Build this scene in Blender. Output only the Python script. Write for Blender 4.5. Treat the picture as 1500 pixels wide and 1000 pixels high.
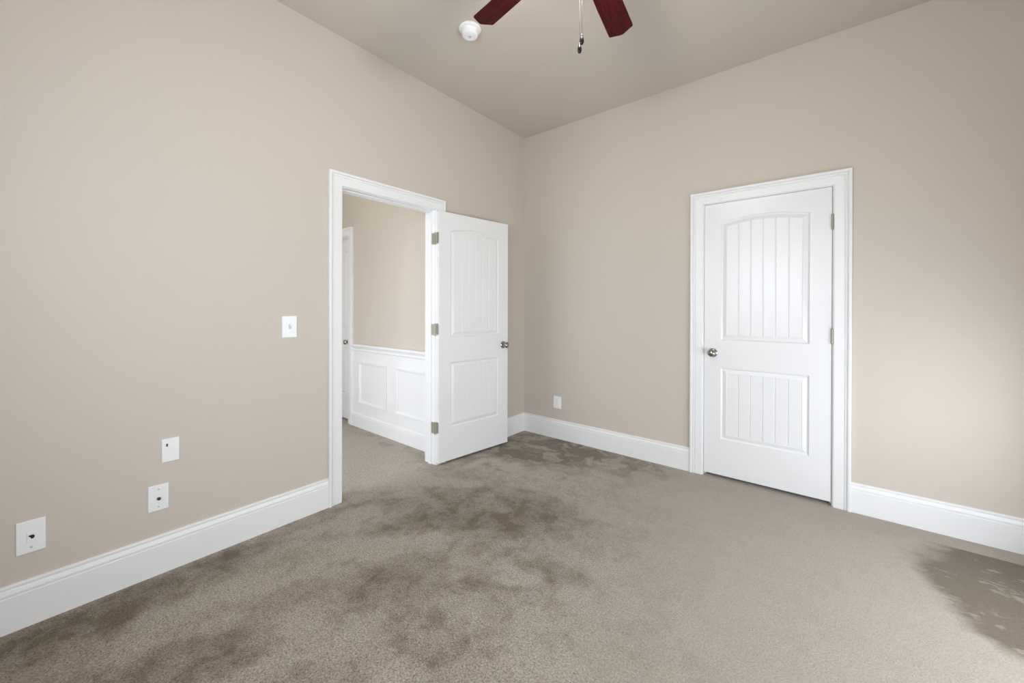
import bpy, bmesh, math, random
from mathutils import Vector, Matrix

for o in list(bpy.data.objects):
    bpy.data.objects.remove(o, do_unlink=True)
SC = bpy.context.scene
COL = SC.collection
rad = math.radians

# ------------------------------------------------------------------ camera
YAW, PITCH, ROLL = 0.68245, -0.0032032, 0.0026164
cam_d = bpy.data.cameras.new('camera')
cam = bpy.data.objects.new('camera', cam_d)
COL.objects.link(cam)
fw = Vector((-math.sin(YAW) * math.cos(PITCH), math.cos(YAW) * math.cos(PITCH), math.sin(PITCH)))
rt = Vector((math.cos(YAW), math.sin(YAW), 0))
up = rt.cross(fw)
rt2 = rt * math.cos(ROLL) + up * math.sin(ROLL)
up2 = up * math.cos(ROLL) - rt * math.sin(ROLL)
M = Matrix((rt2, up2, -fw)).transposed().to_4x4()
M.translation = (2.46644, -3.23495, 1.25795)
cam.matrix_world = M
cam_d.sensor_width = 36
cam_d.lens = 36 * 575.34 / 1500
cam_d.shift_y = -46.71 / 1500
cam_d.clip_start = 0.02
SC.camera = cam

# ------------------------------------------------------------------ light, exposure
SC.view_settings.view_transform = 'Standard'
SC.view_settings.look = 'None'
SC.view_settings.gamma = 1
SC.view_settings.exposure = 0.04
SC.view_settings.use_curve_mapping = False

world = bpy.data.worlds.new('world')
SC.world = world
world.use_nodes = True
bg = world.node_tree.nodes['Background']
bg.inputs[0].default_value = (0.80, 0.90, 1.0, 1)
bg.inputs[1].default_value = 1.0

def area(name, loc, direction, sx, sy, power, color):
    l = bpy.data.lights.new(name, 'AREA')
    l.shape = 'RECTANGLE'; l.size = sx; l.size_y = sy
    l.energy = power; l.color = color
    o = bpy.data.objects.new(name, l); COL.objects.link(o)
    o.location = loc
    o.rotation_euler = Vector(direction).to_track_quat('-Z', 'Y').to_euler()
    return o

# daylight in the back window; side and hall windows are unseen, added for light
DAY = (0.90, 0.97, 1.08)
area('daylight_back', (1.70, -3.875, 1.725), (0, 1, 0), 1.11, 1.06, 46, DAY)
area('side_window_fill', (3.495, -1.625, 0.625), (-1, 0, 0), 2.26, 0.76, 45, DAY)
area('hall_window_fill', (-0.75, -3.155, 0.90), (0, 1, 0), 0.91, 1.31, 34, DAY)

# ------------------------------------------------------------------ dimensions
H = 3.012            # ceiling
XS, YB = 3.42, -3.80  # side wall and back wall
HALL_Y = -1.03       # hall wall with the wainscot
T = 0.12             # wall thickness

# ------------------------------------------------------------------ materials
def mat(name):
    m = bpy.data.materials.new(name); m.use_nodes = True
    n = m.node_tree.nodes; l = m.node_tree.links
    return m, n, l, n['Principled BSDF']

def simple(name, col, rough=0.5, metal=0.0, bump=0.0, scale=200.0):
    m, n, l, b = mat(name)
    b.inputs['Base Color'].default_value = (*col, 1)
    b.inputs['Roughness'].default_value = rough
    b.inputs['Metallic'].default_value = metal
    tc = n.new('ShaderNodeTexCoord')
    no = n.new('ShaderNodeTexNoise'); no.inputs['Scale'].default_value = scale
    no.inputs['Detail'].default_value = 3
    l.new(tc.outputs['Object'], no.inputs['Vector'])
    mr = n.new('ShaderNodeMapRange')
    mr.inputs['To Min'].default_value = max(0.02, rough - 0.05); mr.inputs['To Max'].default_value = rough + 0.05
    l.new(no.outputs['Fac'], mr.inputs['Value']); l.new(mr.outputs['Result'], b.inputs['Roughness'])
    if bump:
        bp = n.new('ShaderNodeBump'); bp.inputs['Strength'].default_value = bump
        bp.inputs['Distance'].default_value = 0.001
        l.new(no.outputs['Fac'], bp.inputs['Height']); l.new(bp.outputs['Normal'], b.inputs['Normal'])
    return m

def wall_paint(name, col, rough):
    m, n, l, b = mat(name)
    tc = n.new('ShaderNodeTexCoord')
    no = n.new('ShaderNodeTexNoise'); no.inputs['Scale'].default_value = 260; no.inputs['Detail'].default_value = 3
    l.new(tc.outputs['Object'], no.inputs['Vector'])
    n2 = n.new('ShaderNodeTexNoise'); n2.inputs['Scale'].default_value = 1.3; n2.inputs['Detail'].default_value = 4
    l.new(tc.outputs['Object'], n2.inputs['Vector'])
    mx = n.new('ShaderNodeMix'); mx.data_type = 'RGBA'
    mx.inputs['A'].default_value = (*[c * 0.975 for c in col], 1)
    mx.inputs['B'].default_value = (*[c * 1.025 for c in col], 1)
    l.new(n2.outputs['Fac'], mx.inputs['Factor'])
    l.new(mx.outputs['Result'], b.inputs['Base Color'])
    b.inputs['Roughness'].default_value = rough
    bp = n.new('ShaderNodeBump'); bp.inputs['Strength'].default_value = 0.12; bp.inputs['Distance'].default_value = 0.001
    l.new(no.outputs['Fac'], bp.inputs['Height']); l.new(bp.outputs['Normal'], b.inputs['Normal'])
    return m

M_WALL = wall_paint('beige_wall_paint', (0.60, 0.54, 0.465), 0.6)
M_CEIL = wall_paint('beige_ceiling_paint', (0.60, 0.545, 0.475), 0.8)
M_TRIM = simple('white_trim_paint', (0.84, 0.84, 0.835), 0.38)
M_DOOR = simple('white_door_paint', (0.82, 0.82, 0.815), 0.30)
M_PLATE = simple('white_plate_plastic', (0.87, 0.88, 0.88), 0.3)
M_DET = simple('white_detector_plastic', (0.9, 0.9, 0.9), 0.35)
M_BLACK = simple('black_socket', (0.006, 0.006, 0.006), 0.4)
M_GREY = simple('grey_screw', (0.52, 0.52, 0.51), 0.45, 0.0)
M_NICKEL = simple('satin_nickel', (0.40, 0.39, 0.365), 0.18, 1.0)
M_HINGE = simple('aged_nickel_hinge', (0.40, 0.385, 0.30), 0.45, 0.6)
M_PEWTER = simple('dark_pewter', (0.17, 0.165, 0.15), 0.35, 0.9)
M_CHAIN = simple('dull_chain', (0.03, 0.026, 0.02), 0.6, 0.0)
M_KNOBWOOD = simple('black_pull_wood', (0.012, 0.010, 0.009), 0.25)
M_GLOW = None

def wood():
    m, n, l, b = mat('cherry_wood_veneer')
    tc = n.new('ShaderNodeTexCoord')
    mp = n.new('ShaderNodeMapping'); mp.inputs['Scale'].default_value = (2.2, 26, 8)
    l.new(tc.outputs['Object'], mp.inputs['Vector'])
    no = n.new('ShaderNodeTexNoise'); no.inputs['Scale'].default_value = 3.0
    no.inputs['Detail'].default_value = 8; no.inputs['Distortion'].default_value = 1.0
    l.new(mp.outputs['Vector'], no.inputs['Vector'])
    r = n.new('ShaderNodeValToRGB')
    r.color_ramp.elements[0].position = 0.35; r.color_ramp.elements[0].color = (0.026, 0.0012, 0.0012, 1)
    r.color_ramp.elements[1].position = 0.72; r.color_ramp.elements[1].color = (0.082, 0.0050, 0.0045, 1)
    l.new(no.outputs['Fac'], r.inputs['Fac']); l.new(r.outputs['Color'], b.inputs['Base Color'])
    b.inputs['Roughness'].default_value = 0.4
    b.inputs['Specular IOR Level'].default_value = 0.12
    return m
M_WOOD = wood()

def carpet():
    m, n, l, b = mat('taupe_cut_pile_carpet')
    tc = n.new('ShaderNodeTexCoord')
    P = tc.outputs['Object']

    def math_(op, a, c=None, d=None, clamp=False):
        x = n.new('ShaderNodeMath'); x.operation = op; x.use_clamp = clamp
        for i, v in enumerate((a, c, d)):
            if v is None: continue
            if isinstance(v, (int, float)): x.inputs[i].default_value = v
            else: l.new(v, x.inputs[i])
        return x.outputs[0]

    def noise(scale, detail=4, rough=0.55, dist=0.0, vec=P, off=(0, 0, 0), sc=(1, 1, 1)):
        mp = n.new('ShaderNodeMapping'); mp.inputs['Location'].default_value = off; mp.inputs['Scale'].default_value = sc
        l.new(vec, mp.inputs['Vector'])
        x = n.new('ShaderNodeTexNoise'); x.inputs['Scale'].default_value = scale
        x.inputs['Detail'].default_value = detail; x.inputs['Roughness'].default_value = rough
        x.inputs['Distortion'].default_value = dist
        l.new(mp.outputs['Vector'], x.inputs['Vector'])
        return x.outputs['Fac'], x.outputs['Color']

    def ramp(v, lo, hi):
        x = n.new('ShaderNodeMapRange'); x.interpolation_type = 'SMOOTHSTEP'
        x.inputs['From Min'].default_value = lo; x.inputs['From Max'].default_value = hi
        l.new(v, x.inputs['Value'])
        return x.outputs['Result']

    # warped position so that brushed patches get ragged rims
    def warp(scale, amount, detail, src):
        _, wc = noise(scale, detail, 0.6)
        vm = n.new('ShaderNodeVectorMath'); vm.operation = 'SUBTRACT'
        l.new(wc, vm.inputs[0]); vm.inputs[1].default_value = (0.5, 0.5, 0.5)
        vs = n.new('ShaderNodeVectorMath'); vs.operation = 'SCALE'; vs.inputs['Scale'].default_value = amount
        l.new(vm.outputs[0], vs.inputs[0])
        va = n.new('ShaderNodeVectorMath'); va.operation = 'ADD'
        l.new(src, va.inputs[0]); l.new(vs.outputs[0], va.inputs[1])
        return va.outputs[0]
    W = warp(11.0, 0.13, 6, warp(3.2, 0.26, 3, P))

    def blob(cx, cy, rx, ry, ang, soft=0.5):
        s1 = n.new('ShaderNodeVectorMath'); s1.operation = 'SUBTRACT'
        l.new(W, s1.inputs[0]); s1.inputs[1].default_value = (cx, cy, 0)
        mp = n.new('ShaderNodeMapping'); mp.vector_type = 'TEXTURE'
        mp.inputs['Rotation'].default_value = (0, 0, rad(ang)); mp.inputs['Scale'].default_value = (rx, ry, 1e3)
        l.new(s1.outputs[0], mp.inputs['Vector'])
        ln = n.new('ShaderNodeVectorMath'); ln.operation = 'LENGTH'
        l.new(mp.outputs[0], ln.inputs[0])
        return ramp(ln.outputs['Value'], 1.0 + soft * 0.5, 1.0 - soft * 0.5)

    # brushed pile: patches leaning one way or the other
    nap1, _ = noise(3.0, 5, 0.58, 0.25, off=(3.1, 1.7, 0))
    nap2, _ = noise(8.5, 5, 0.6, 0.35, off=(0.4, 5.2, 0))
    nap3, _ = noise(24, 4, 0.6, 0.3, off=(7.7, 2.2, 0))
    d = math_('ADD', math_('MULTIPLY', ramp(nap1, 0.42, 0.64), 0.26), math_('MULTIPLY', ramp(nap2, 0.47, 0.64), 0.24))
    d = math_('ADD', d, math_('MULTIPLY', ramp(nap3, 0.46, 0.68), 0.20))
    # the pile lies calmer towards the closet door and the right
    sep = n.new('ShaderNodeSeparateXYZ'); l.new(P, sep.inputs[0])
    calm = ramp(math_('ADD', sep.outputs['X'], math_('MULTIPLY', sep.outputs['Y'], 0.35)), 1.75, 0.55)
    d = math_('MULTIPLY', d, math_('ADD', math_('MULTIPLY', calm, 0.82), 0.18))
    patchn, _ = noise(5.5, 5, 0.6, 0.5, off=(2, 9, 0))
    sharp = ramp(patchn, 0.545, 0.485)
    soft_ = ramp(nap2, 0.36, 0.60)
    # big brushed-dark areas: (centre, radii, angle, strength, softness, sharp-edged or soft)
    for (cx, cy, rx, ry, an, k, so, sh) in ((0.45, -0.34, 0.55, 0.34, 15, 0.75, 0.6, 1), (1.00, -0.10, 0.50, 0.16, -8, 0.60, 0.7, 1),
                                            (0.30, -0.80, 0.35, 0.20, 10, 0.35, 0.8, 1), (1.30, -0.32, 0.25, 0.10, 20, 0.30, 0.8, 1),
                                            (0.80, -1.40, 0.52, 0.23, 28, 0.55, 1.3, 0), (1.0, -1.6, 0.5, 0.3, 30, 0.22, 1.4, 0),
                                            (0.86, -2.20, 0.26, 0.17, 60, 0.34, 1.3, 0),
                                            (1.30, -1.92, 0.28, 0.05, 42, 0.32, 1.2, 0), (1.26, -2.28, 0.17, 0.08, 30, 0.30, 1.3, 0),
                                            (1.44, -1.66, 0.13, 0.06, 10, 0.35, 1.0, 0), (0.55, -1.85, 0.2, 0.1, 50, 0.3, 1.0, 0),
                                            (0.16, -2.86, 0.36, 0.12, 88, 0.50, 1.0, 0), (0.70, -2.86, 0.26, 0.10, 60, 0.45, 1.0, 0),
                                            (0.14, -3.22, 0.3, 0.18, 80, 0.25, 1.0, 0), (0.10, -2.25, 0.5, 0.05, 88, 0.30, 0.9, 0),
                                            (0.5, -3.25, 0.4, 0.2, 0, 0.3, 1.0, 0), (0.30, -1.75, 0.18, 0.09, 40, 0.25, 1.0, 0),
                                            (-0.72, -1.16, 0.11, 0.045, 15, 0.65, 0.8, 0), (-1.05, -1.14, 0.16, 0.06, 0, 0.45, 0.9, 0)):
        bl = math_('MULTIPLY', blob(cx, cy, rx, ry, an, so), k)
        if sh: bl = math_('MULTIPLY', bl, math_('ADD', math_('MULTIPLY', sharp, 0.72), 0.28))
        else: bl = math_('MULTIPLY', bl, math_('ADD', math_('MULTIPLY', soft_, 0.35), 0.65))
        d = math_('ADD', d, bl)
    # vacuum lane along the closet wall: ragged dark field that ends in one straight line beside the baseboard
    lane = math_('LESS_THAN', sep.outputs['Y'], -0.152)
    field = math_('MULTIPLY', blob(3.27, -0.56, 0.43, 0.60, 12, 0.35), lane)
    str_, _ = noise(5.2, 6, 0.66, 0.5, off=(4.3, 1.1, 0), sc=(0.8, 1.5, 1))
    st2, _ = noise(15, 5, 0.65, 0.6, off=(1.3, 3.1, 0), sc=(0.7, 1.3, 1))
    brush = math_('ADD', math_('MULTIPLY', str_, 0.62), math_('MULTIPLY', st2, 0.38))
    field = math_('MULTIPLY', field, math_('ADD', math_('MULTIPLY', ramp(brush, 0.610, 0.520), 0.66), 0.34))
    d = math_('ADD', d, math_('MULTIPLY', field, 1.15))
    # light patches; the large hall one puts the hall's stronger light into the colour
    for (cx, cy, rx, ry, an, k) in ((0.12, -1.40, 0.42, 0.09, 25, 0.55), (0.45, -0.80, 0.16, 0.10, 0, 0.4),
                                    (-0.8, -1.5, 0.8, 0.42, 0, 0.5), (1.32, -1.79, 0.12, 0.07, 20, 0.4),
                                    (0.22, -0.95, 0.10, 0.05, 80, 0.5), (0.62, -2.05, 0.3, 0.12, 45, 0.3),
                                    (0.42, -2.62, 0.25, 0.10, 70, 0.25), (0.25, -2.1, 0.3, 0.12, 60, 0.2)):
        d = math_('SUBTRACT', d, math_('MULTIPLY', blob(cx, cy, rx, ry, an, 0.8), k))
    d = math_('MAXIMUM', math_('MINIMUM', d, 1.0), 0.0)

    mx = n.new('ShaderNodeMix'); mx.data_type = 'RGBA'
    mx.inputs['A'].default_value = (0.365, 0.322, 0.260, 1)
    mx.inputs['B'].default_value = (0.135, 0.102, 0.060, 1)
    l.new(d, mx.inputs['Factor'])
    # tufts
    f1, _ = noise(150, 2, 0.6, 0.6)
    f2, _ = noise(300, 2, 0.6, 0.4)
    tuft = math_('ADD', math_('MULTIPLY', f1, 0.75), math_('MULTIPLY', f2, 0.25))
    hv = n.new('ShaderNodeMapRange')
    hv.inputs['From Min'].default_value = 0.30; hv.inputs['From Max'].default_value = 0.70
    l.new(tuft, hv.inputs['Value'])
    # the tufts stand open where the pile is ruffled and lie shut where it is brushed flat
    amp = math_('ADD', math_('MULTIPLY', calm, 0.90), 0.42)
    gain = math_('ADD', math_('MULTIPLY', math_('SUBTRACT', hv.outputs['Result'], 0.5), amp), 1.0)
    vmul = n.new('ShaderNodeVectorMath'); vmul.operation = 'SCALE'
    l.new(mx.outputs['Result'], vmul.inputs[0]); l.new(gain, vmul.inputs['Scale'])
    l.new(vmul.outputs[0], b.inputs['Base Color'])
    b.inputs['Roughness'].default_value = 0.95
    b.inputs['Specular IOR Level'].default_value = 0.1
    b.inputs['Sheen Weight'].default_value = 0.25
    b.inputs['Sheen Roughness'].default_value = 0.5
    bp = n.new('ShaderNodeBump'); bp.inputs['Strength'].default_value = 0.9; bp.inputs['Distance'].default_value = 0.004
    l.new(tuft, bp.inputs['Height']); l.new(bp.outputs['Normal'], b.inputs['Normal'])
    return m
M_CARPET = carpet()

def glass():
    m = bpy.data.materials.new('window_glass'); m.use_nodes = True
    n = m.node_tree.nodes; l = m.node_tree.links
    n.clear()
    out = n.new('ShaderNodeOutputMaterial'); t = n.new('ShaderNodeBsdfTransparent')
    g = n.new('ShaderNodeBsdfGlossy'); g.inputs['Roughness'].default_value = 0.02
    mx = n.new('ShaderNodeMixShader'); mx.inputs[0].default_value = 0.06
    l.new(t.outputs[0], mx.inputs[1]); l.new(g.outputs[0], mx.inputs[2]); l.new(mx.outputs[0], out.inputs[0])
    return m
M_GLASS = glass()

# ------------------------------------------------------------------ helpers
def link(name, bm, m, parent=None, smooth=False, loc=None, doubles=True):
    if doubles:
        bmesh.ops.remove_doubles(bm, verts=bm.verts, dist=1e-5)
    bmesh.ops.recalc_face_normals(bm, faces=bm.faces)
    me = bpy.data.meshes.new(name); bm.to_mesh(me); bm.free()
    me.materials.append(m)
    if smooth:
        for p in me.polygons: p.use_smooth = True
        try: me.set_sharp_from_angle(angle=rad(40))
        except Exception: pass
    o = bpy.data.objects.new(name, me); COL.objects.link(o)
    if parent is not None: o.parent = parent
    if loc is not None: o.location = loc
    return o

def tag(o, label=None, cat=None, group=None, kind=None):
    if label: o['label'] = label
    if cat: o['category'] = cat
    if group: o['group'] = group
    if kind: o['kind'] = kind
    return o

def empty(name, loc, rot=(0, 0, 0)):
    o = bpy.data.objects.new(name, None); COL.objects.link(o)
    o.empty_display_size = 0.1; o.location = loc; o.rotation_euler = rot
    return o

def box(bm, a, c):
    x0, y0, z0 = a; x1, y1, z1 = c
    v = [bm.verts.new(p) for p in ((x0, y0, z0), (x1, y0, z0), (x1, y1, z0), (x0, y1, z0),
                                   (x0, y0, z1), (x1, y0, z1), (x1, y1, z1), (x0, y1, z1))]
    for f in ((0, 3, 2, 1), (4, 5, 6, 7), (0, 1, 5, 4), (1, 2, 6, 5), (2, 3, 7, 6), (3, 0, 4, 7)):
        bm.faces.new([v[i] for i in f])

def bevel_all(bm, w, seg=2):
    bmesh.ops.bevel(bm, geom=list(bm.edges), offset=w, segments=seg, profile=0.5, affect='EDGES')

def lathe(bm, prof, mtx=None, n=32):
    """prof: (radius, height) along +Z, transformed by mtx"""
    rings = []
    for r, z in prof:
        if r < 1e-6:
            rings.append([bm.verts.new((0, 0, z))])
        else:
            rings.append([bm.verts.new((r * math.cos(2 * math.pi * i / n), r * math.sin(2 * math.pi * i / n), z)) for i in range(n)])
    for a, c in zip(rings, rings[1:]):
        for i in range(n):
            j = (i + 1) % n
            if len(a) == 1 and len(c) == 1: continue
            if len(a) == 1: bm.faces.new((a[0], c[i], c[j]))
            elif len(c) == 1: bm.faces.new((a[i], a[j], c[0]))
            else: bm.faces.new((a[i], a[j], c[j], c[i]))
    if mtx is not None:
        vs = [v for r in rings for v in r]
        bmesh.ops.transform(bm, matrix=mtx, verts=vs)

def tube(bm, pts, r, n=8):
    rings = []
    for i, p in enumerate(pts):
        p = Vector(p)
        t = (Vector(pts[min(i + 1, len(pts) - 1)]) - Vector(pts[max(i - 1, 0)])).normalized()
        a = t.orthogonal().normalized(); c = t.cross(a)
        rings.append([bm.verts.new(p + a * r * math.cos(2 * math.pi * k / n) + c * r * math.sin(2 * math.pi * k / n)) for k in range(n)])
    for a, c in zip(rings, rings[1:]):
        for k in range(n):
            bm.faces.new((a[k], a[(k + 1) % n], c[(k + 1) % n], c[k]))
    bm.faces.new(rings[0][::-1]); bm.faces.new(rings[-1])

def wall_slab(name, frame, us, vs, holes, thick, m):
    """plane with rectangular holes; frame(u, v, w): w = 0 room face, w = thick outer face"""
    bm = bmesh.new()
    us = sorted(set(us + [h[0] for h in holes] + [h[1] for h in holes]))
    vs = sorted(set(vs + [h[2] for h in holes] + [h[3] for h in holes]))
    cache = {}
    def V(i, j, w):
        k = (i, j, w)
        if k not in cache: cache[k] = bm.verts.new(frame(us[i], vs[j], w))
        return cache[k]
    def solid(i, j):
        if not (0 <= i < len(us) - 1 and 0 <= j < len(vs) - 1): return False
        u = (us[i] + us[i + 1]) / 2; v = (vs[j] + vs[j + 1]) / 2
        return not any(h[0] < u < h[1] and h[2] < v < h[3] for h in holes)
    for i in range(len(us) - 1):
        for j in range(len(vs) - 1):
            if not solid(i, j): continue
            for w in (0, thick):
                bm.faces.new([V(i, j, w), V(i + 1, j, w), V(i + 1, j + 1, w), V(i, j + 1, w)])
            for (di, dj, a, c) in ((-1, 0, (i, j), (i, j + 1)), (1, 0, (i + 1, j), (i + 1, j + 1)),
                                   (0, -1, (i, j), (i + 1, j)), (0, 1, (i, j + 1), (i + 1, j + 1))):
                if not solid(i + di, j + dj):
                    bm.faces.new([V(*a, 0), V(*c, 0), V(*c, thick), V(*a, thick)])
    return tag(link(name, bm, m, doubles=False), kind='structure')

CASING = [(0.0, 0.0), (0.0, 0.009), (0.002, 0.0115), (0.006, 0.0125), (0.046, 0.0150), (0.050, 0.0150), (0.0525, 0.0110), (0.0555, 0.0110),
          (0.058, 0.0165), (0.063, 0.0175), (0.0655, 0.0125), (0.0685, 0.0125), (0.071, 0.0215), (0.076, 0.0235), (0.084, 0.0235),
          (0.088, 0.0210), (0.088, 0.0)]

def casing(bm, frame, a, c, zt):
    """mitred three-sided door casing; frame(u, z, out)"""
    rows = []
    for d, h in CASING:
        rows.append([bm.verts.new(frame(*p, h)) for p in ((a - d, 0.0), (a - d, zt + d), (c + d, zt + d), (c + d, 0.0))])
    for r0, r1 in zip(rows, rows[1:]):
        for k in range(3):
            bm.faces.new((r0[k], r0[k + 1], r1[k + 1], r1[k]))
    for k in (0, 3):
        bm.faces.new([r[k] for r in rows])

BASE = [(0.0, 0.0), (0.0155, 0.0), (0.0155, 0.135), (0.0125, 0.138), (0.0125, 0.1405), (0.0150, 0.1425), (0.0150, 0.150),
        (0.0118, 0.161), (0.0085, 0.165), (0.0085, 0.168), (0.0105, 0.171), (0.0105, 0.177), (0.0070, 0.181), (0.0, 0.182)]

def run(bm, path, prof, inward):
    """sweep profile (out, z) along a polyline in plan, mitred; inward = +1 keeps left of travel"""
    n = len(path); st = []
    for i, p in enumerate(path):
        p = Vector(p)
        ns = []
        if i > 0: d = (p - Vector(path[i - 1])).normalized(); ns.append(Vector((-d.y, d.x)) * inward)
        if i < n - 1: d = (Vector(path[i + 1]) - p).normalized(); ns.append(Vector((-d.y, d.x)) * inward)
        if len(ns) == 1: off = ns[0]
        else:
            m_ = (ns[0] + ns[1]).normalized(); off = m_ / max(0.2, m_.dot(ns[0]))
        st.append([bm.verts.new((p.x + off.x * o_, p.y + off.y * o_, z)) for o_, z in prof])
    for a, c in zip(st, st[1:]):
        for k in range(len(prof) - 1):
            bm.faces.new((a[k], a[k + 1], c[k + 1], c[k]))
    bm.faces.new(st[0]); bm.faces.new(st[-1][::-1])

# ------------------------------------------------------------------ room shell
# floor: one carpet through the room, the doorway, the hall and the closets
bm = bmesh.new(); box(bm, (-3.0, YB - 0.15, -0.1), (XS + 0.15, 1.0, 0.0))
tag(link('floor', bm, M_CARPET), 'taupe cut pile carpet with brushed darker patches', 'carpet', kind='structure')
bm = bmesh.new(); box(bm, (-3.0, YB - 0.15, H), (XS + 0.15, 1.0, H + 0.1))
tag(link('ceiling', bm, M_CEIL), 'plain beige painted ceiling', 'ceiling', kind='structure')

DY0, DY1, DZ = -1.950, -1.180, 2.040   # left doorway, clear opening
CX0, CX1, CZ = 1.7160, 2.4722, 2.0430  # closet, clear opening

o = wall_slab('wall_left', lambda u, v, w: (-w, u, v), [YB, 0.0], [0, H], [(DY0 - 0.018, DY1 + 0.018, 0, DZ + 0.018)], T, M_WALL)
tag(o, 'beige left wall with the open doorway', 'wall')
o = wall_slab('wall_right', lambda u, v, w: (u, w, v), [-T, XS], [0, H], [(CX0 - 0.018, CX1 + 0.018, 0, CZ + 0.018)], T, M_WALL)
tag(o, 'beige right wall with the closed white door', 'wall')
W1 = (1.10, 2.30, 1.15, 2.30)
o = wall_slab('wall_back', lambda u, v, w: (u, YB - w, v), [-T, XS + T], [0, H], [W1], T, M_WALL)
tag(o, 'beige wall behind the camera with a window', 'wall')
W2 = (-2.80, -0.45, 0.20, 1.05)  # unseen low opening, placed and sized for the light it gives
o = wall_slab('wall_side', lambda u, v, w: (XS + w, u, v), [YB, T], [0, H], [W2], T, M_WALL)
tag(o, 'beige wall right of the camera with an added window', 'wall')

def window(name, frame, hole, label):
    a, c, z0, z1 = hole
    bm = bmesh.new()
    def bar(u0, u1, v0, v1, w0, w1):
        p = frame(u0, v0, w0); q = frame(u1, v1, w1)
        box(bm, [min(x, y) for x, y in zip(p, q)], [max(x, y) for x, y in zip(p, q)])
    f = 0.045
    bar(a, a + f, z0, z1, 0.02, 0.10); bar(c - f, c, z0, z1, 0.02, 0.10)
    bar(a + f, c - f, z0, z0 + f, 0.02, 0.10); bar(a + f, c - f, z1 - f, z1, 0.02, 0.10)
    mid = (a + c) / 2; zm = (z0 + z1) / 2
    bar(mid - 0.03, mid + 0.03, z0 + f, z1 - f, 0.02, 0.10)
    bar(a + f, mid - 0.03, zm - 0.02, zm + 0.02, 0.035, 0.085); bar(mid + 0.03, c - f, zm - 0.02, zm + 0.02, 0.035, 0.085)
    w = tag(link(name, bm, M_TRIM, doubles=False), label, 'window', kind='structure')
    for u0, u1 in ((a + f, mid - 0.03), (mid + 0.03, c - f)):
        for v0, v1 in ((z0 + f, zm - 0.02), (zm + 0.02, z1 - f)):
            bm = bmesh.new()
            bar(u0, u1, v0, v1, 0.058, 0.062)
            link('window_pane', bm, M_GLASS, w)
    bm = bmesh.new()
    bar(a - 0.06, c + 0.06, z0 - 0.03, z0, -0.05, 0.02)
    link('window_sill', bm, M_TRIM, w)
    return w
window('window_1', lambda u, v, w: (u, YB - w, v), W1, 'white double window behind the camera')
window('added_window_side', lambda u, v, w: (XS + w, u, v), W2, 'white double window added right of the camera for its light')

# hall beyond the doorway
HX0, HX1, HZ = -2.385, -1.625, 2.040   # hall door opening
o = wall_slab('wall_hall', lambda u, v, w: (u, HALL_Y + w, v), [-2.9, -T], [0, H], [(HX0 - 0.018, HX1 + 0.018, 0, HZ + 0.018)], T, M_WALL)
tag(o, 'beige hall wall seen through the doorway above white wainscot', 'wall')
W3 = (-1.25, -0.25, 0.20, 1.60)  # hall window added to brighten the wainscot and door jamb
o = wall_slab('wall_hall_opposite', lambda u, v, w: (u, -3.08 - w, v), [-2.9, -T], [0, H], [W3], T, M_WALL)
tag(o, 'beige hall wall facing the wainscot', 'wall')
window('added_window_hall', lambda u, v, w: (u, -3.08 - w, v), W3, 'white window added in the hall to light the wainscot')
bm = bmesh.new(); box(bm, (-3.0, -3.2, 0), (-2.9, HALL_Y + T, H))
tag(link('wall_hall_end', bm, M_WALL), 'beige wall at the far end of the hall', 'wall', kind='structure')
bm = bmesh.new()
box(bm, (-3.0, HALL_Y + 1.0, 0), (-T, HALL_Y + 1.1, H)); box(bm, (-3.0, HALL_Y + T, 0), (-2.9, HALL_Y + 1.0, H))
tag(link('wall_beyond_hall', bm, M_WALL), 'beige wall of the room behind the hall door', 'wall', kind='structure')
bm = bmesh.new()
box(bm, (1.2, 0.85, 0), (3.0, 0.95, H)); box(bm, (1.1, T, 0), (1.2, 0.95, H)); box(bm, (3.0, T, 0), (3.1, 0.95, H))
tag(link('wall_closet', bm, M_WALL), 'beige inside walls of the closet', 'wall', kind='structure')

# ------------------------------------------------------------------ door trim
def jamb(parent, frame, a, c, zt, stop0, stop1):
    bm = bmesh.new()
    def bar(u0, u1, v0, v1, w0, w1):
        p = frame(u0, v0, w0); q = frame(u1, v1, w1)
        box(bm, [min(x, y) for x, y in zip(p, q)], [max(x, y) for x, y in zip(p, q)])
    bar(a - 0.018, a, 0, zt + 0.018, 0, T); bar(c, c + 0.018, 0, zt + 0.018, 0, T)
    bar(a, c, zt, zt + 0.018, 0, T)
    bar(a, a + 0.010, 0, zt, stop0, stop1); bar(c - 0.010, c, 0, zt, stop0, stop1)
    bar(a + 0.010, c - 0.010, zt - 0.010, zt, stop0, stop1)
    return link('door_frame', bm, M_TRIM, parent, doubles=False)

bm = bmesh.new(); casing(bm, lambda u, z, h: (h, u, z), DY0 - 0.005, DY1 + 0.005, DZ + 0.005)
tr = tag(link('trim_1', bm, M_TRIM), 'white moulded casing around the open doorway', 'door casing', kind='structure')
jamb(tr, lambda u, v, w: (-w, u, v), DY0, DY1, DZ, 0.038, 0.072)
bm = bmesh.new(); casing(bm, lambda u, z, h: (-T - h, u, z), DY0 - 0.005, DY1 + 0.005, DZ + 0.005)
tag(link('trim_2', bm, M_TRIM), 'white casing on the hall side of the doorway', 'door casing', kind='structure')
bm = bmesh.new(); casing(bm, lambda u, z, h: (u, -h, z), CX0 - 0.006, CX1 + 0.006, CZ + 0.005)
tr = tag(link('trim_3', bm, M_TRIM), 'white moulded casing around the closed door', 'door casing', kind='structure')
jamb(tr, lambda u, v, w: (u, w, v), CX0, CX1, CZ, 0.040, 0.074)
bm = bmesh.new(); casing(bm, lambda u, z, h: (u, HALL_Y - h, z), HX0 - 0.006, HX1 + 0.006, HZ + 0.005)
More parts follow.
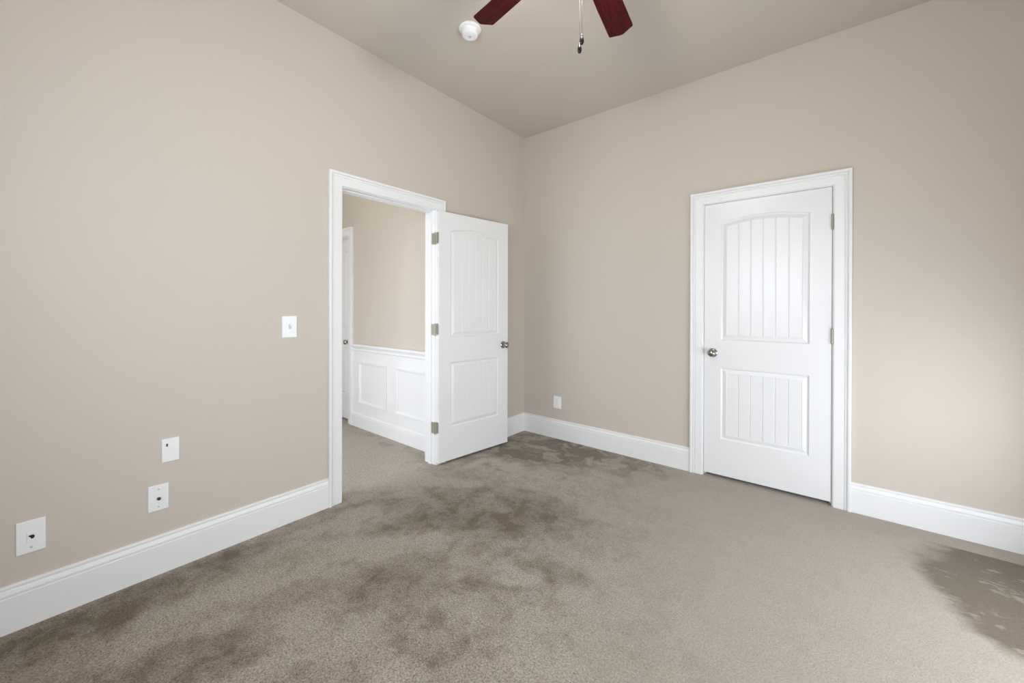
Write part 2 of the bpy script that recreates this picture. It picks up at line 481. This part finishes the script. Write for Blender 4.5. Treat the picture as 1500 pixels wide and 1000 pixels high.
tr = tag(link('trim_4', bm, M_TRIM), 'white casing of the hall door beyond the doorway', 'door casing', kind='structure')
jamb(tr, lambda u, v, w: (u, HALL_Y + w, v), HX0, HX1, HZ, 0.006, 0.040)

# ------------------------------------------------------------------ baseboards
CW = 0.088
bm = bmesh.new(); run(bm, [(0, YB), (0, DY0 - 0.005 - CW)], BASE, -1)
tag(link('baseboard_left', bm, M_TRIM), 'long white baseboard under the wall plates on the left wall', 'baseboard', kind='structure')
bm = bmesh.new(); run(bm, [(0, DY1 + 0.005 + CW), (0, 0), (CX0 - 0.006 - CW, 0)], BASE, -1)
tag(link('baseboard_corner', bm, M_TRIM), 'white baseboard turning the corner between the two doors', 'baseboard', kind='structure')
bm = bmesh.new(); run(bm, [(CX1 + 0.006 + CW, 0), (XS, 0), (XS, YB), (0, YB)], BASE, -1)
tag(link('baseboard_right', bm, M_TRIM), 'white baseboard right of the closed door', 'baseboard', kind='structure')

# ------------------------------------------------------------------ hall wainscot
w0 = HX1 + 0.006 + CW
bm = bmesh.new(); box(bm, (w0, HALL_Y - 0.006, 0.0), (-T, HALL_Y, 0.83))
ws = tag(link('trim_5', bm, M_TRIM), 'white panelled wainscot on the hall wall', 'wainscot', kind='structure')
RAIL = [(0.006, 0.800), (0.010, 0.800), (0.012, 0.806), (0.016, 0.812), (0.016, 0.818), (0.013, 0.822), (0.016, 0.836), (0.024, 0.848),
        (0.030, 0.852), (0.032, 0.858), (0.032, 0.868), (0.028, 0.874), (0.020, 0.877), (0.0, 0.877)]
bm = bmesh.new(); run(bm, [(-T, HALL_Y), (w0, HALL_Y)], RAIL, 1)
link('chair_rail', bm, M_TRIM, ws)
HB = [(0.006, 0.0), (0.018, 0.0), (0.018, 0.118), (0.014, 0.122), (0.017, 0.126), (0.017, 0.132), (0.011, 0.140), (0.006, 0.142)]
bm = bmesh.new(); run(bm, [(-T, HALL_Y), (w0, HALL_Y)], HB, 1)
link('wainscot_base', bm, M_TRIM, ws)
PM = [(0.0, 0.0), (0.0, 0.010), (0.004, 0.016), (0.010, 0.016), (0.014, 0.011), (0.020, 0.010), (0.026, 0.005), (0.026, 0.0)]
for xa, xb in ((-1.385, -0.885), (-0.725, -0.225)):
    bm = bmesh.new(); rows = []
    for d, h in PM:
        rows.append([bm.verts.new((x, HALL_Y - 0.006 - h, z)) for x, z in
                     ((xa + d, 0.258 + d), (xb - d, 0.258 + d), (xb - d, 0.692 - d), (xa + d, 0.692 - d))])
    for r0, r1 in zip(rows, rows[1:]):
        for k in range(4):
            bm.faces.new((r0[k], r0[(k + 1) % 4], r1[(k + 1) % 4], r1[k]))
    link('panel_moulding', bm, M_TRIM, ws)

# ------------------------------------------------------------------ doors
SW, SH, ST = 0.751, 2.015, 0.035
def door_mesh():
    bm = bmesh.new()
    NP = 6
    us = [0.0]
    gw = 0.013
    groove = {0: 0.0}
    for k in range(NP):
        lo, hi = k / NP, (k + 1) / NP
        for f in (0.35, 0.65): us.append(lo + f * (hi - lo))
        if k < NP - 1:
            for e, dep in ((-gw, 0), (-gw * 0.25, 1), (gw * 0.25, 1), (gw, 0)):
                us.append(hi + e * 0.75)
                if dep: groove[len(us) - 1] = 0.0045
    us.append(1.0)
    K = len(us)
    x0, x1 = 0.113, SW - 0.113
    xc = (x0 + x1) / 2
    prof = [(0.0, 0.0), (0.0012, 0.0040), (0.004, 0.0068), (0.010, 0.0105), (0.013, 0.0105), (0.019, 0.0078), (0.034, 0.0030), (0.037, 0.0022), (0.040, 0.0036)]
    half = (x1 - x0) / 2
    rise = 0.034
    R = (half * half + rise * rise) / (2 * rise)
    def panel(z0, z1, arched):
        zc = z1 + rise - R
        def top(x, d):
            if not arched: return z1 - d
            r = R - d
            return zc + math.sqrt(max(0, r * r - (x - xc) ** 2))
        loops = []
        for i, (d, dep) in enumerate(prof):
            bot, tp = [], []
            for k, u in enumerate(us):
                x = x0 + d + u * (x1 - x0 - 2 * d)
                y = dep + (groove.get(k, 0.0) if i == len(prof) - 1 else 0.0)
                bot.append(bm.verts.new((x, y, z0 + d))); tp.append(bm.verts.new((x, y, top(x, d))))
            loops.append((bot, tp))
        for (b0, t0), (b1, t1) in zip(loops, loops[1:]):
            for k in range(K - 1):
                bm.faces.new((b0[k], b0[k + 1], b1[k + 1], b1[k]))
                bm.faces.new((t0[k + 1], t0[k], t1[k], t1[k + 1]))
            bm.faces.new((b0[0], b1[0], t1[0], t0[0]))
            bm.faces.new((b1[-1], b0[-1], t0[-1], t1[-1]))
        b, t = loops[-1]
        for k in range(K - 1):
            bm.faces.new((b[k], b[k + 1], t[k + 1], t[k]))
        return [v.co.copy() for v in loops[0][1]]
    zb0, zb1, zt0, zt1 = 0.266, 0.796, 1.003, 1.868
    panel(zb0, zb1, False)
    arc = panel(zt0, zt1, True)
    def quad(a, b, c, d):
        bm.faces.new([bm.verts.new((a, 0, c)), bm.verts.new((b, 0, c)), bm.verts.new((b, 0, d)), bm.verts.new((a, 0, d))])
    for za, zb_ in ((0, zb0), (zb0, zb1), (zb1, zt0), (zt0, zt1), (zt1, SH)):
        quad(0, x0, za, zb_); quad(x1, SW, za, zb_)
    xs = [x0 + u * (x1 - x0) for u in us]
    for k in range(K - 1):
        quad(xs[k], xs[k + 1], 0, zb0); quad(xs[k], xs[k + 1], zb1, zt0)
        bm.faces.new([bm.verts.new(arc[k]), bm.verts.new(arc[k + 1]), bm.verts.new((xs[k + 1], 0, SH)), bm.verts.new((xs[k], 0, SH))])
    # the same face on the back
    geo = bmesh.ops.duplicate(bm, geom=list(bm.verts) + list(bm.edges) + list(bm.faces))
    for v in geo['geom']:
        if isinstance(v, bmesh.types.BMVert): v.co.y = ST - v.co.y
    def q4(*p): bm.faces.new([bm.verts.new(x) for x in p])
    zz = [0, zb0, zb1, zt0, zt1, SH]
    for za, zb_ in zip(zz, zz[1:]):
        for x in (0, SW): q4((x, 0, za), (x, ST, za), (x, ST, zb_), (x, 0, zb_))
    xx = [0] + xs + [SW]
    for xa, xb in zip(xx, xx[1:]):
        for z in (0, SH): q4((xa, 0, z), (xb, 0, z), (xb, ST, z), (xa, ST, z))
    bmesh.ops.remove_doubles(bm, verts=bm.verts, dist=1e-5)
    bmesh.ops.recalc_face_normals(bm, faces=bm.faces)
    me = bpy.data.meshes.new('door'); bm.to_mesh(me); bm.free()
    me.materials.append(M_DOOR)
    return me
DOOR_ME = door_mesh()

def knob_mesh(bm, x, z, side):
    """side -1: on the front face (y = 0) pointing to -y; +1: on the back"""
    prof = [(0.0, 0.0), (0.032, 0.0), (0.033, 0.002), (0.032, 0.006), (0.026, 0.010), (0.015, 0.012), (0.0125, 0.016), (0.0125, 0.026),
            (0.016, 0.031), (0.0225, 0.036), (0.0265, 0.043), (0.0272, 0.049), (0.0255, 0.055), (0.0215, 0.0595), (0.0175, 0.0615),
            (0.0165, 0.0605), (0.0150, 0.0615), (0.009, 0.0632), (0.0, 0.0637)]
    mt = Matrix.Translation((x, 0 if side < 0 else ST, z)) @ Matrix.Rotation(rad(90) if side < 0 else rad(-90), 4, 'X')
    lathe(bm, prof, mt, 36)

def make_door(name, loc, rz, knob_x, knob_z, label):
    o = bpy.data.objects.new(name, DOOR_ME); COL.objects.link(o)
    o.location = loc; o.rotation_euler = (0, 0, rz)
    tag(o, label, 'door', kind='structure')
    for s in (-1, 1):
        bm = bmesh.new(); knob_mesh(bm, knob_x, knob_z, s)
        k = link('door_knob', bm, M_NICKEL, o, smooth=True)
    ex = 0.0 if knob_x < SW / 2 else SW
    bm = bmesh.new()
    box(bm, (ex - 0.0012, ST / 2 - 0.012, knob_z - 0.028), (ex + 0.0012, ST / 2 + 0.012, knob_z + 0.028))
    link('latch_plate', bm, M_NICKEL, o)
    return o

def rounded_leaf(bm, fr, u0, u1, z0, z1, r, t, right=True):
    """leaf with two rounded corners on the far side; fr(u, z, h)"""
    pts = [(u0, z0)]
    s = 1 if u1 > u0 else -1
    for i in range(5):
        a = rad(-90 + 22.5 * i); pts.append((u1 - s * r + s * r * math.cos(a), z0 + r + r * math.sin(a)))
    for i in range(5):
        a = rad(22.5 * i); pts.append((u1 - s * r + s * r * math.cos(a), z1 - r + r * math.sin(a)))
    pts.append((u0, z1))
    lo = [bm.verts.new(fr(u, z, 0)) for u, z in pts]; hi = [bm.verts.new(fr(u, z, t)) for u, z in pts]
    bm.faces.new(lo[::-1]); bm.faces.new(hi)
    for k in range(len(pts)):
        j = (k + 1) % len(pts); bm.faces.new((lo[k], lo[j], hi[j], hi[k]))

def knuckle(bm, x, y, z0, z1, r=0.0065):
    n = 5; g = 0.0008; h = (z1 - z0) / n
    for i in range(n):
        lathe(bm, [(0, 0), (r, 0), (r, h - g), (0, h - g)], Matrix.Translation((x, y, z0 + i * h)), 14)
    lathe(bm, [(0, 0), (r * 0.9, 0), (r, 0.002), (r * 0.5, 0.005), (0, 0.005)], Matrix.Translation((x, y, z1)), 14)
    lathe(bm, [(0, -0.005), (r * 0.5, -0.005), (r, -0.002), (r * 0.9, 0), (0, 0)], Matrix.Translation((x, y, z0)), 14)

# closed door in the right wall: opens into the room, hinges on its right
d1 = make_door('door_1', (1.7185, 0.001, 0.025), 0, 0.060, 0.905,
               'closed white two panel door with arched beadboard panel in the right wall')
for z in (1.770, 1.040):
    bm = bmesh.new()
    xk = SW + 0.0018
    knuckle(bm, xk, -0.0078, z - 0.025, z - 0.025 + 0.090, 0.0062)
    box(bm, (SW + 0.0006, -0.003, z - 0.025), (SW + 0.0030, 0.030, z + 0.065))
    link('hinge', bm, M_HINGE, d1, smooth=True)

# open door: swung right round against the left wall; local origin at the hinge edge of the visible face
OPEN = rad(7.0)
PX, PY, PZ = 0.044, -1.1755, 0.019
d2 = make_door('door_2', (PX, PY, PZ), rad(90) - OPEN, SW - 0.058, 0.905,
               'open white two panel door with arched beadboard panel swung against the left wall')
inv = (Matrix.Translation((PX, PY, PZ)) @ Matrix.Rotation(rad(90) - OPEN, 4, 'Z')).inverted()
for zc in (1.815, 1.085, 0.295):
    bm = bmesh.new()
    z0, z1 = zc - 0.045, zc + 0.045
    # leaf on the frame, knuckle, leaf on the door edge, in world place first
    rounded_leaf(bm, lambda u, z, h: (u, DY1 - h, z), 0.004, -0.040, z0, z1, 0.010, 0.002)
    knuckle(bm, 0.0068, DY1 - 0.0048, z0, z1, 0.0058)
    for v in bm.verts: v.co = inv @ v.co
    bm2 = bmesh.new()
    rounded_leaf(bm2, lambda u, z, h: (-h, u, z), ST, 0.004, z0 - 0.014, z1 - 0.014, 0.010, 0.002)
    me = bpy.data.meshes.new('tmp'); bm2.to_mesh(me); bm2.free(); bm.from_mesh(me); bpy.data.meshes.remove(me)
    link('hinge', bm, M_HINGE, d2, smooth=True)

# hall door
d3 = make_door('door_3', (HX0 + 0.0045, HALL_Y + 0.042, 0.020), 0, SW - 0.062, 0.86,
               'closed white panel door in the hall, partly seen through the doorway')

# ------------------------------------------------------------------ wall plates
def plate(name, root_loc, rz, w, h, label, cat):
    """local: x across, y out of the wall towards -y, z up, origin at the plate's middle on the wall"""
    e = empty(name, root_loc, (0, 0, rz)); tag(e, label, cat)
    bm = bmesh.new(); box(bm, (-w / 2, -0.006, -h / 2), (w / 2, 0, h / 2))
    bmesh.ops.bevel(bm, geom=[x for x in bm.edges if all(v.co.y < -0.005 for v in x.verts)], offset=0.0035, segments=3, profile=0.5, affect='EDGES')
    link('cover_plate', bm, M_PLATE, e)
    return e

def screw(e, x, z, m=None):
    bm = bmesh.new()
    lathe(bm, [(0, -0.001), (0.0038, -0.001), (0.0036, 0.0008), (0.002, 0.0013), (0, 0.0014)],
          Matrix.Translation((x, -0.006, z)) @ Matrix.Rotation(rad(90), 4, 'X'), 16)
    link('screw', bm, m or M_GREY, e, smooth=True)

LW = rad(90)  # plates on the left wall: local -y looks to +x
# light switch beside the doorway
e = plate('light_switch', (0, -2.271, 1.1465), LW, 0.082, 0.127, 'white toggle light switch beside the open doorway', 'light switch')
bm = bmesh.new(); box(bm, (-0.0055, -0.0068, -0.0125), (0.0055, -0.005, 0.0125)); link('toggle_slot', bm, M_GREY, e)
bm = bmesh.new()
vs = [(-0.0045, -0.006, -0.010), (0.0045, -0.006, -0.010), (0.0045, -0.006, 0.006), (-0.0045, -0.006, 0.006),
      (-0.0035, -0.019, 0.004), (0.0035, -0.019, 0.004), (0.0035, -0.017, 0.011), (-0.0035, -0.017, 0.011)]
v = [bm.verts.new(p) for p in vs]
for f in ((0, 3, 2, 1), (4, 5, 6, 7), (0, 1, 5, 4), (1, 2, 6, 5), (2, 3, 7, 6), (3, 0, 4, 7)): bm.faces.new([v[i] for i in f])
link('toggle', bm, M_PLATE, e)
screw(e, 0, 0.031, M_PLATE); screw(e, 0, -0.031, M_PLATE)
# plate with one slot, above the jack plate
e = plate('wall_plate', (0, -2.805, 0.5745), LW, 0.066, 0.112, 'plain white wall plate with a small dark slot near its upper left', 'wall plate')
bm = bmesh.new(); box(bm, (-0.0165, -0.0068, 0.019), (-0.0105, -0.005, 0.032)); link('slot', bm, M_BLACK, e)
# jack plate in the middle
e = plate('jack_plate', (0, -2.849, 0.3595), LW, 0.075, 0.121, 'white jack plate with small metal socket, below the plain slotted plate', 'wall plate')
bm = bmesh.new(); lathe(bm, [(0, 0), (0.0075, 0), (0.0075, 0.004), (0.0055, 0.004), (0.0055, 0.010), (0.0035, 0.010), (0.0032, 0.004), (0, 0.004)],
                        Matrix.Translation((0.001, -0.005, -0.004)) @ Matrix.Rotation(rad(90), 4, 'X'), 20)
link('socket', bm, M_PEWTER, e, smooth=True)
bm = bmesh.new(); lathe(bm, [(0, 0), (0.0033, 0), (0.0033, 0.008), (0, 0.008)], Matrix.Translation((0.001, -0.005, -0.004)) @ Matrix.Rotation(rad(90), 4, 'X'), 14)
link('socket_hole', bm, M_BLACK, e)
screw(e, 0, 0.040); screw(e, 0, -0.042)
# jack plate nearest the camera
e = plate('jack_plate', (0, -3.230, 0.3480), LW, 0.076, 0.128, 'white jack plate with black hole, leftmost and nearest the camera on the left wall', 'wall plate')
bm = bmesh.new(); box(bm, (-0.010, -0.0080, -0.020), (0.016, -0.005, 0.018))
bmesh.ops.bevel(bm, geom=[x for x in bm.edges if all(v.co.y < -0.007 for v in x.verts)], offset=0.001, segments=2, profile=0.5, affect='EDGES')
link('jack_insert', bm, M_PLATE, e)
bm = bmesh.new()
pts = [(-0.006, 0.006), (-0.001, 0.007), (0.006, 0.0065), (0.009, 0.003), (0.009, -0.004), (0.006, -0.0075), (0.000, -0.0075), (-0.001, -0.002), (-0.006, 0.002)]
lo = [bm.verts.new((x, -0.0075, z)) for x, z in pts]; hi = [bm.verts.new((x, -0.0088, z)) for x, z in pts]
bm.faces.new(lo); bm.faces.new(hi[::-1])
for k in range(len(pts)): bm.faces.new((lo[k], lo[(k + 1) % len(pts)], hi[(k + 1) % len(pts)], hi[k]))
link('socket_hole', bm, M_BLACK, e)
screw(e, 0.001, -0.042)
# outlet between the doors
e = plate('power_outlet', (0.408, 0, 0.3475), 0, 0.084, 0.119, 'small white power outlet low between the two doors', 'power outlet')
for zc in (0.021, -0.021):
    bm = bmesh.new()
    pts = [(0.0165 * math.copysign(1, math.cos(a)) * min(1, abs(math.cos(a)) * 1.5), 0.0145 * math.sin(a)) for a in [2 * math.pi * i / 24 for i in range(24)]]
    lo = [bm.verts.new((x, -0.005, zc + z)) for x, z in pts]; hi = [bm.verts.new((x, -0.0078, zc + z)) for x, z in pts]
    bm.faces.new(lo); bm.faces.new(hi[::-1])
    for k in range(24): bm.faces.new((lo[k], lo[(k + 1) % 24], hi[(k + 1) % 24], hi[k]))
    r = link('receptacle', bm, M_PLATE, e)
    bm = bmesh.new()
    box(bm, (-0.0075, -0.0081, zc - 0.002), (-0.0055, -0.007, zc + 0.007)); box(bm, (0.0055, -0.0081, zc - 0.001), (0.0075, -0.007, zc + 0.006))
    lathe(bm, [(0, 0), (0.0024, 0), (0.0024, 0.0011), (0, 0.0011)], Matrix.Translation((0, -0.007, zc - 0.0075)) @ Matrix.Rotation(rad(90), 4, 'X'), 12)
    link('socket_slot', bm, M_GREY, r)
screw(e, 0, 0)

# ------------------------------------------------------------------ smoke detector
e = empty('smoke_detector', (0.700, -1.487, H)); tag(e, 'round white smoke detector on the ceiling beside a fan blade', 'smoke detector')
flip = Matrix.Rotation(rad(180), 4, 'X')
bm = bmesh.new(); lathe(bm, [(0, 0), (0.068, 0), (0.0695, 0.003), (0.0685, 0.008), (0.064, 0.012), (0.054, 0.0135), (0, 0.0135)], flip, 48)
link('base_ring', bm, M_DET, e, smooth=True)
bm = bmesh.new(); lathe(bm, [(0, 0.013), (0.050, 0.013), (0.050, 0.018), (0.0475, 0.019), (0.0475, 0.023), (0.0505, 0.024), (0.0505, 0.040), (0.047, 0.047),
                             (0.040, 0.050), (0.030, 0.0505), (0.0285, 0.0485), (0.0265, 0.0505), (0.0, 0.051)], flip, 48)
body = link('housing', bm, M_DET, e, smooth=True)
bm = bmesh.new(); lathe(bm, [(0, 0.050), (0.008, 0.050), (0.008, 0.0530), (0.006, 0.0538), (0, 0.0538)], flip, 24)
link('test_button', bm, M_GREY, e, smooth=True)

# ------------------------------------------------------------------ ceiling fan
FX, FY, FZ = 1.702, -1.886, 2.706
fan = empty('ceiling_fan', (FX, FY, FZ)); tag(fan, 'ceiling fan with dark red wood blades and two pull chains', 'ceiling fan')
top = H - FZ
bm = bmesh.new(); lathe(bm, [(0, top), (0.065, top), (0.065, top - 0.01), (0.055, top - 0.04), (0.025, top - 0.055), (0, top - 0.055)], None, 40)
link('canopy', bm, M_PEWTER, fan, smooth=True)
bm = bmesh.new(); lathe(bm, [(0, 0.10), (0.012, 0.10), (0.012, top - 0.05), (0, top - 0.05)], None, 20)
link('down_rod', bm, M_PEWTER, fan, smooth=True)
bm = bmesh.new(); lathe(bm, [(0, 0.125), (0.05, 0.125), (0.09, 0.115), (0.115, 0.095), (0.120, 0.06), (0.118, 0.03), (0.10, 0.012), (0.06, 0.002), (0.0, 0.0)], None, 48)
link('motor_housing', bm, M_PEWTER, fan, smooth=True)
bm = bmesh.new(); lathe(bm, [(0, 0.002), (0.062, 0.002), (0.066, -0.01), (0.066, -0.055), (0.058, -0.070), (0.03, -0.082), (0.012, -0.086), (0.0, -0.087)], None, 40)
link('switch_housing', bm, M_PEWTER, fan, smooth=True)

bm = bmesh.new(); lathe(bm, [(0.0, -0.080), (0.035, -0.082), (0.045, -0.095), (0.055, -0.115), (0.058, -0.135), (0.054, -0.158), (0.040, -0.175), (0.020, -0.184), (0, -0.186)], None, 40)
m, n, l, b = mat('lit_fan_globe')
b.inputs['Base Color'].default_value = (0.9, 0.88, 0.82, 1)
b.inputs['Emission Color'].default_value = (1.0, 0.95, 0.87, 1); b.inputs['Emission Strength'].default_value = 130
link('lamp_globe', bm, m, fan, smooth=True)

def blade_bm():
    R, w = 0.640, 0.125
    out = [(0.225, -0.046), (0.250, -0.053), (0.40, -0.0585), (0.604, -w / 2), (0.611, -w / 2 + 0.0025), (0.632, -0.012), (0.636, 0.0),
           (0.632, 0.012), (0.611, w / 2 - 0.0025), (0.604, w / 2), (0.40, 0.0585), (0.250, 0.053), (0.225, 0.046)]
    bm = bmesh.new()
    lo = [bm.verts.new((x, y, -0.003)) for x, y in out]; hi = [bm.verts.new((x, y, 0.003)) for x, y in out]
    bm.faces.new(lo[::-1]); bm.faces.new(hi)
    for k in range(len(out)):
        j = (k + 1) % len(out); bm.faces.new((lo[k], lo[j], hi[j], hi[k]))
    return bm
def iron_bm():
    bm = bmesh.new()
    out = [(0.09, -0.018), (0.16, -0.014), (0.21, -0.020), (0.27, -0.048), (0.36, -0.050), (0.385, -0.040), (0.36, -0.028), (0.30, -0.020),
           (0.29, 0.0), (0.265, 0.018), (0.285, 0.028), (0.300, 0.038), (0.285, 0.046), (0.25, 0.044), (0.21, 0.020), (0.16, 0.014), (0.09, 0.018)]
    lo = [bm.verts.new((x, y, -0.0075)) for x, y in out]; hi = [bm.verts.new((x, y, -0.003)) for x, y in out]
    bm.faces.new(lo[::-1]); bm.faces.new(hi)
    for k in range(len(out)):
        j = (k + 1) % len(out); bm.faces.new((lo[k], lo[j], hi[j], hi[k]))
    for x, y in ((0.30, -0.036), (0.275, 0.034), (0.365, -0.040)):
        lathe(bm, [(0, 0), (0.0045, 0), (0.004, 0.002), (0, 0.0025)], Matrix.Translation((x, y, -0.0073)) @ flip, 12)
    return bm
PITCH_B = -0.173
blade0 = link('blade', blade_bm(), M_WOOD, fan)
iron0 = link('blade_iron', iron_bm(), M_PEWTER, blade0)
for k in range(5):
    if k == 0: b_, i_ = blade0, iron0
    else:
        b_ = blade0.copy(); COL.objects.link(b_); b_.parent = fan
        i_ = iron0.copy(); COL.objects.link(i_); i_.parent = b_
    b_.rotation_euler = (Matrix.Rotation(2.9814 - k * rad(72), 4, 'Z') @ Matrix.Rotation(PITCH_B, 4, 'X')).to_euler()

def pull(x, y, z0, z1, m):
    """chain from world z0 down to the pull's tip at z1"""
    lx, ly = x - FX, y - FY
    bm = bmesh.new()
    n = int((z0 - z1 - 0.045) / 0.0062)
    tube(bm, [(lx, ly, z0 - FZ), (lx, ly, z1 + 0.04 - FZ)], 0.0008, 6)
    for i in range(n):
        bmesh.ops.create_icosphere(bm, subdivisions=1, radius=0.0014, matrix=Matrix.Translation((lx, ly, z0 - FZ - 0.003 - i * 0.0062)))
    c = link('pull_chain', bm, M_CHAIN, fan, smooth=True, doubles=False)
    bm = bmesh.new()
    lathe(bm, [(0, 0.042), (0.0025, 0.042), (0.004, 0.038), (0.0045, 0.032), (0.0065, 0.027), (0.0085, 0.018), (0.0085, 0.010), (0.006, 0.003), (0, 0)],
          Matrix.Translation((lx, ly, z1 - FZ)), 20)
    link('pull_knob', bm, m, c, smooth=True)
pull(1.672, -1.828, 2.632, 2.290, M_KNOBWOOD)
pull(1.690, -1.842, 2.632, 2.310, M_KNOBWOOD)

# ------------------------------------------------------------------ hall ceiling lamp (out of the frame, lights the hall)
e = empty('hall_ceiling_lamp', (-0.85, -2.30, H)); tag(e, 'flush glass ceiling lamp in the hall', 'ceiling lamp')
bm = bmesh.new(); lathe(bm, [(0, 0), (0.15, 0), (0.15, 0.02), (0.0, 0.02)], flip, 40)
link('lamp_base', bm, M_PEWTER, e, smooth=True)
m, n, l, b = mat('lit_lamp_glass')
b.inputs['Base Color'].default_value = (0.9, 0.88, 0.82, 1)
b.inputs['Emission Color'].default_value = (1.0, 0.94, 0.86, 1); b.inputs['Emission Strength'].default_value = 5
bm = bmesh.new(); lathe(bm, [(0.14, 0.02), (0.135, 0.05), (0.11, 0.08), (0.06, 0.10), (0, 0.105)], flip, 40)
link('lamp_shade', bm, m, e, smooth=True)
pl = bpy.data.lights.new('hall_lamp_light', 'POINT'); pl.energy = 13; pl.color = (1.0, 0.955, 0.885); pl.shadow_soft_size = 0.12
po = bpy.data.objects.new('hall_lamp_light', pl); COL.objects.link(po); po.location = (-0.85, -2.30, H - 0.25)
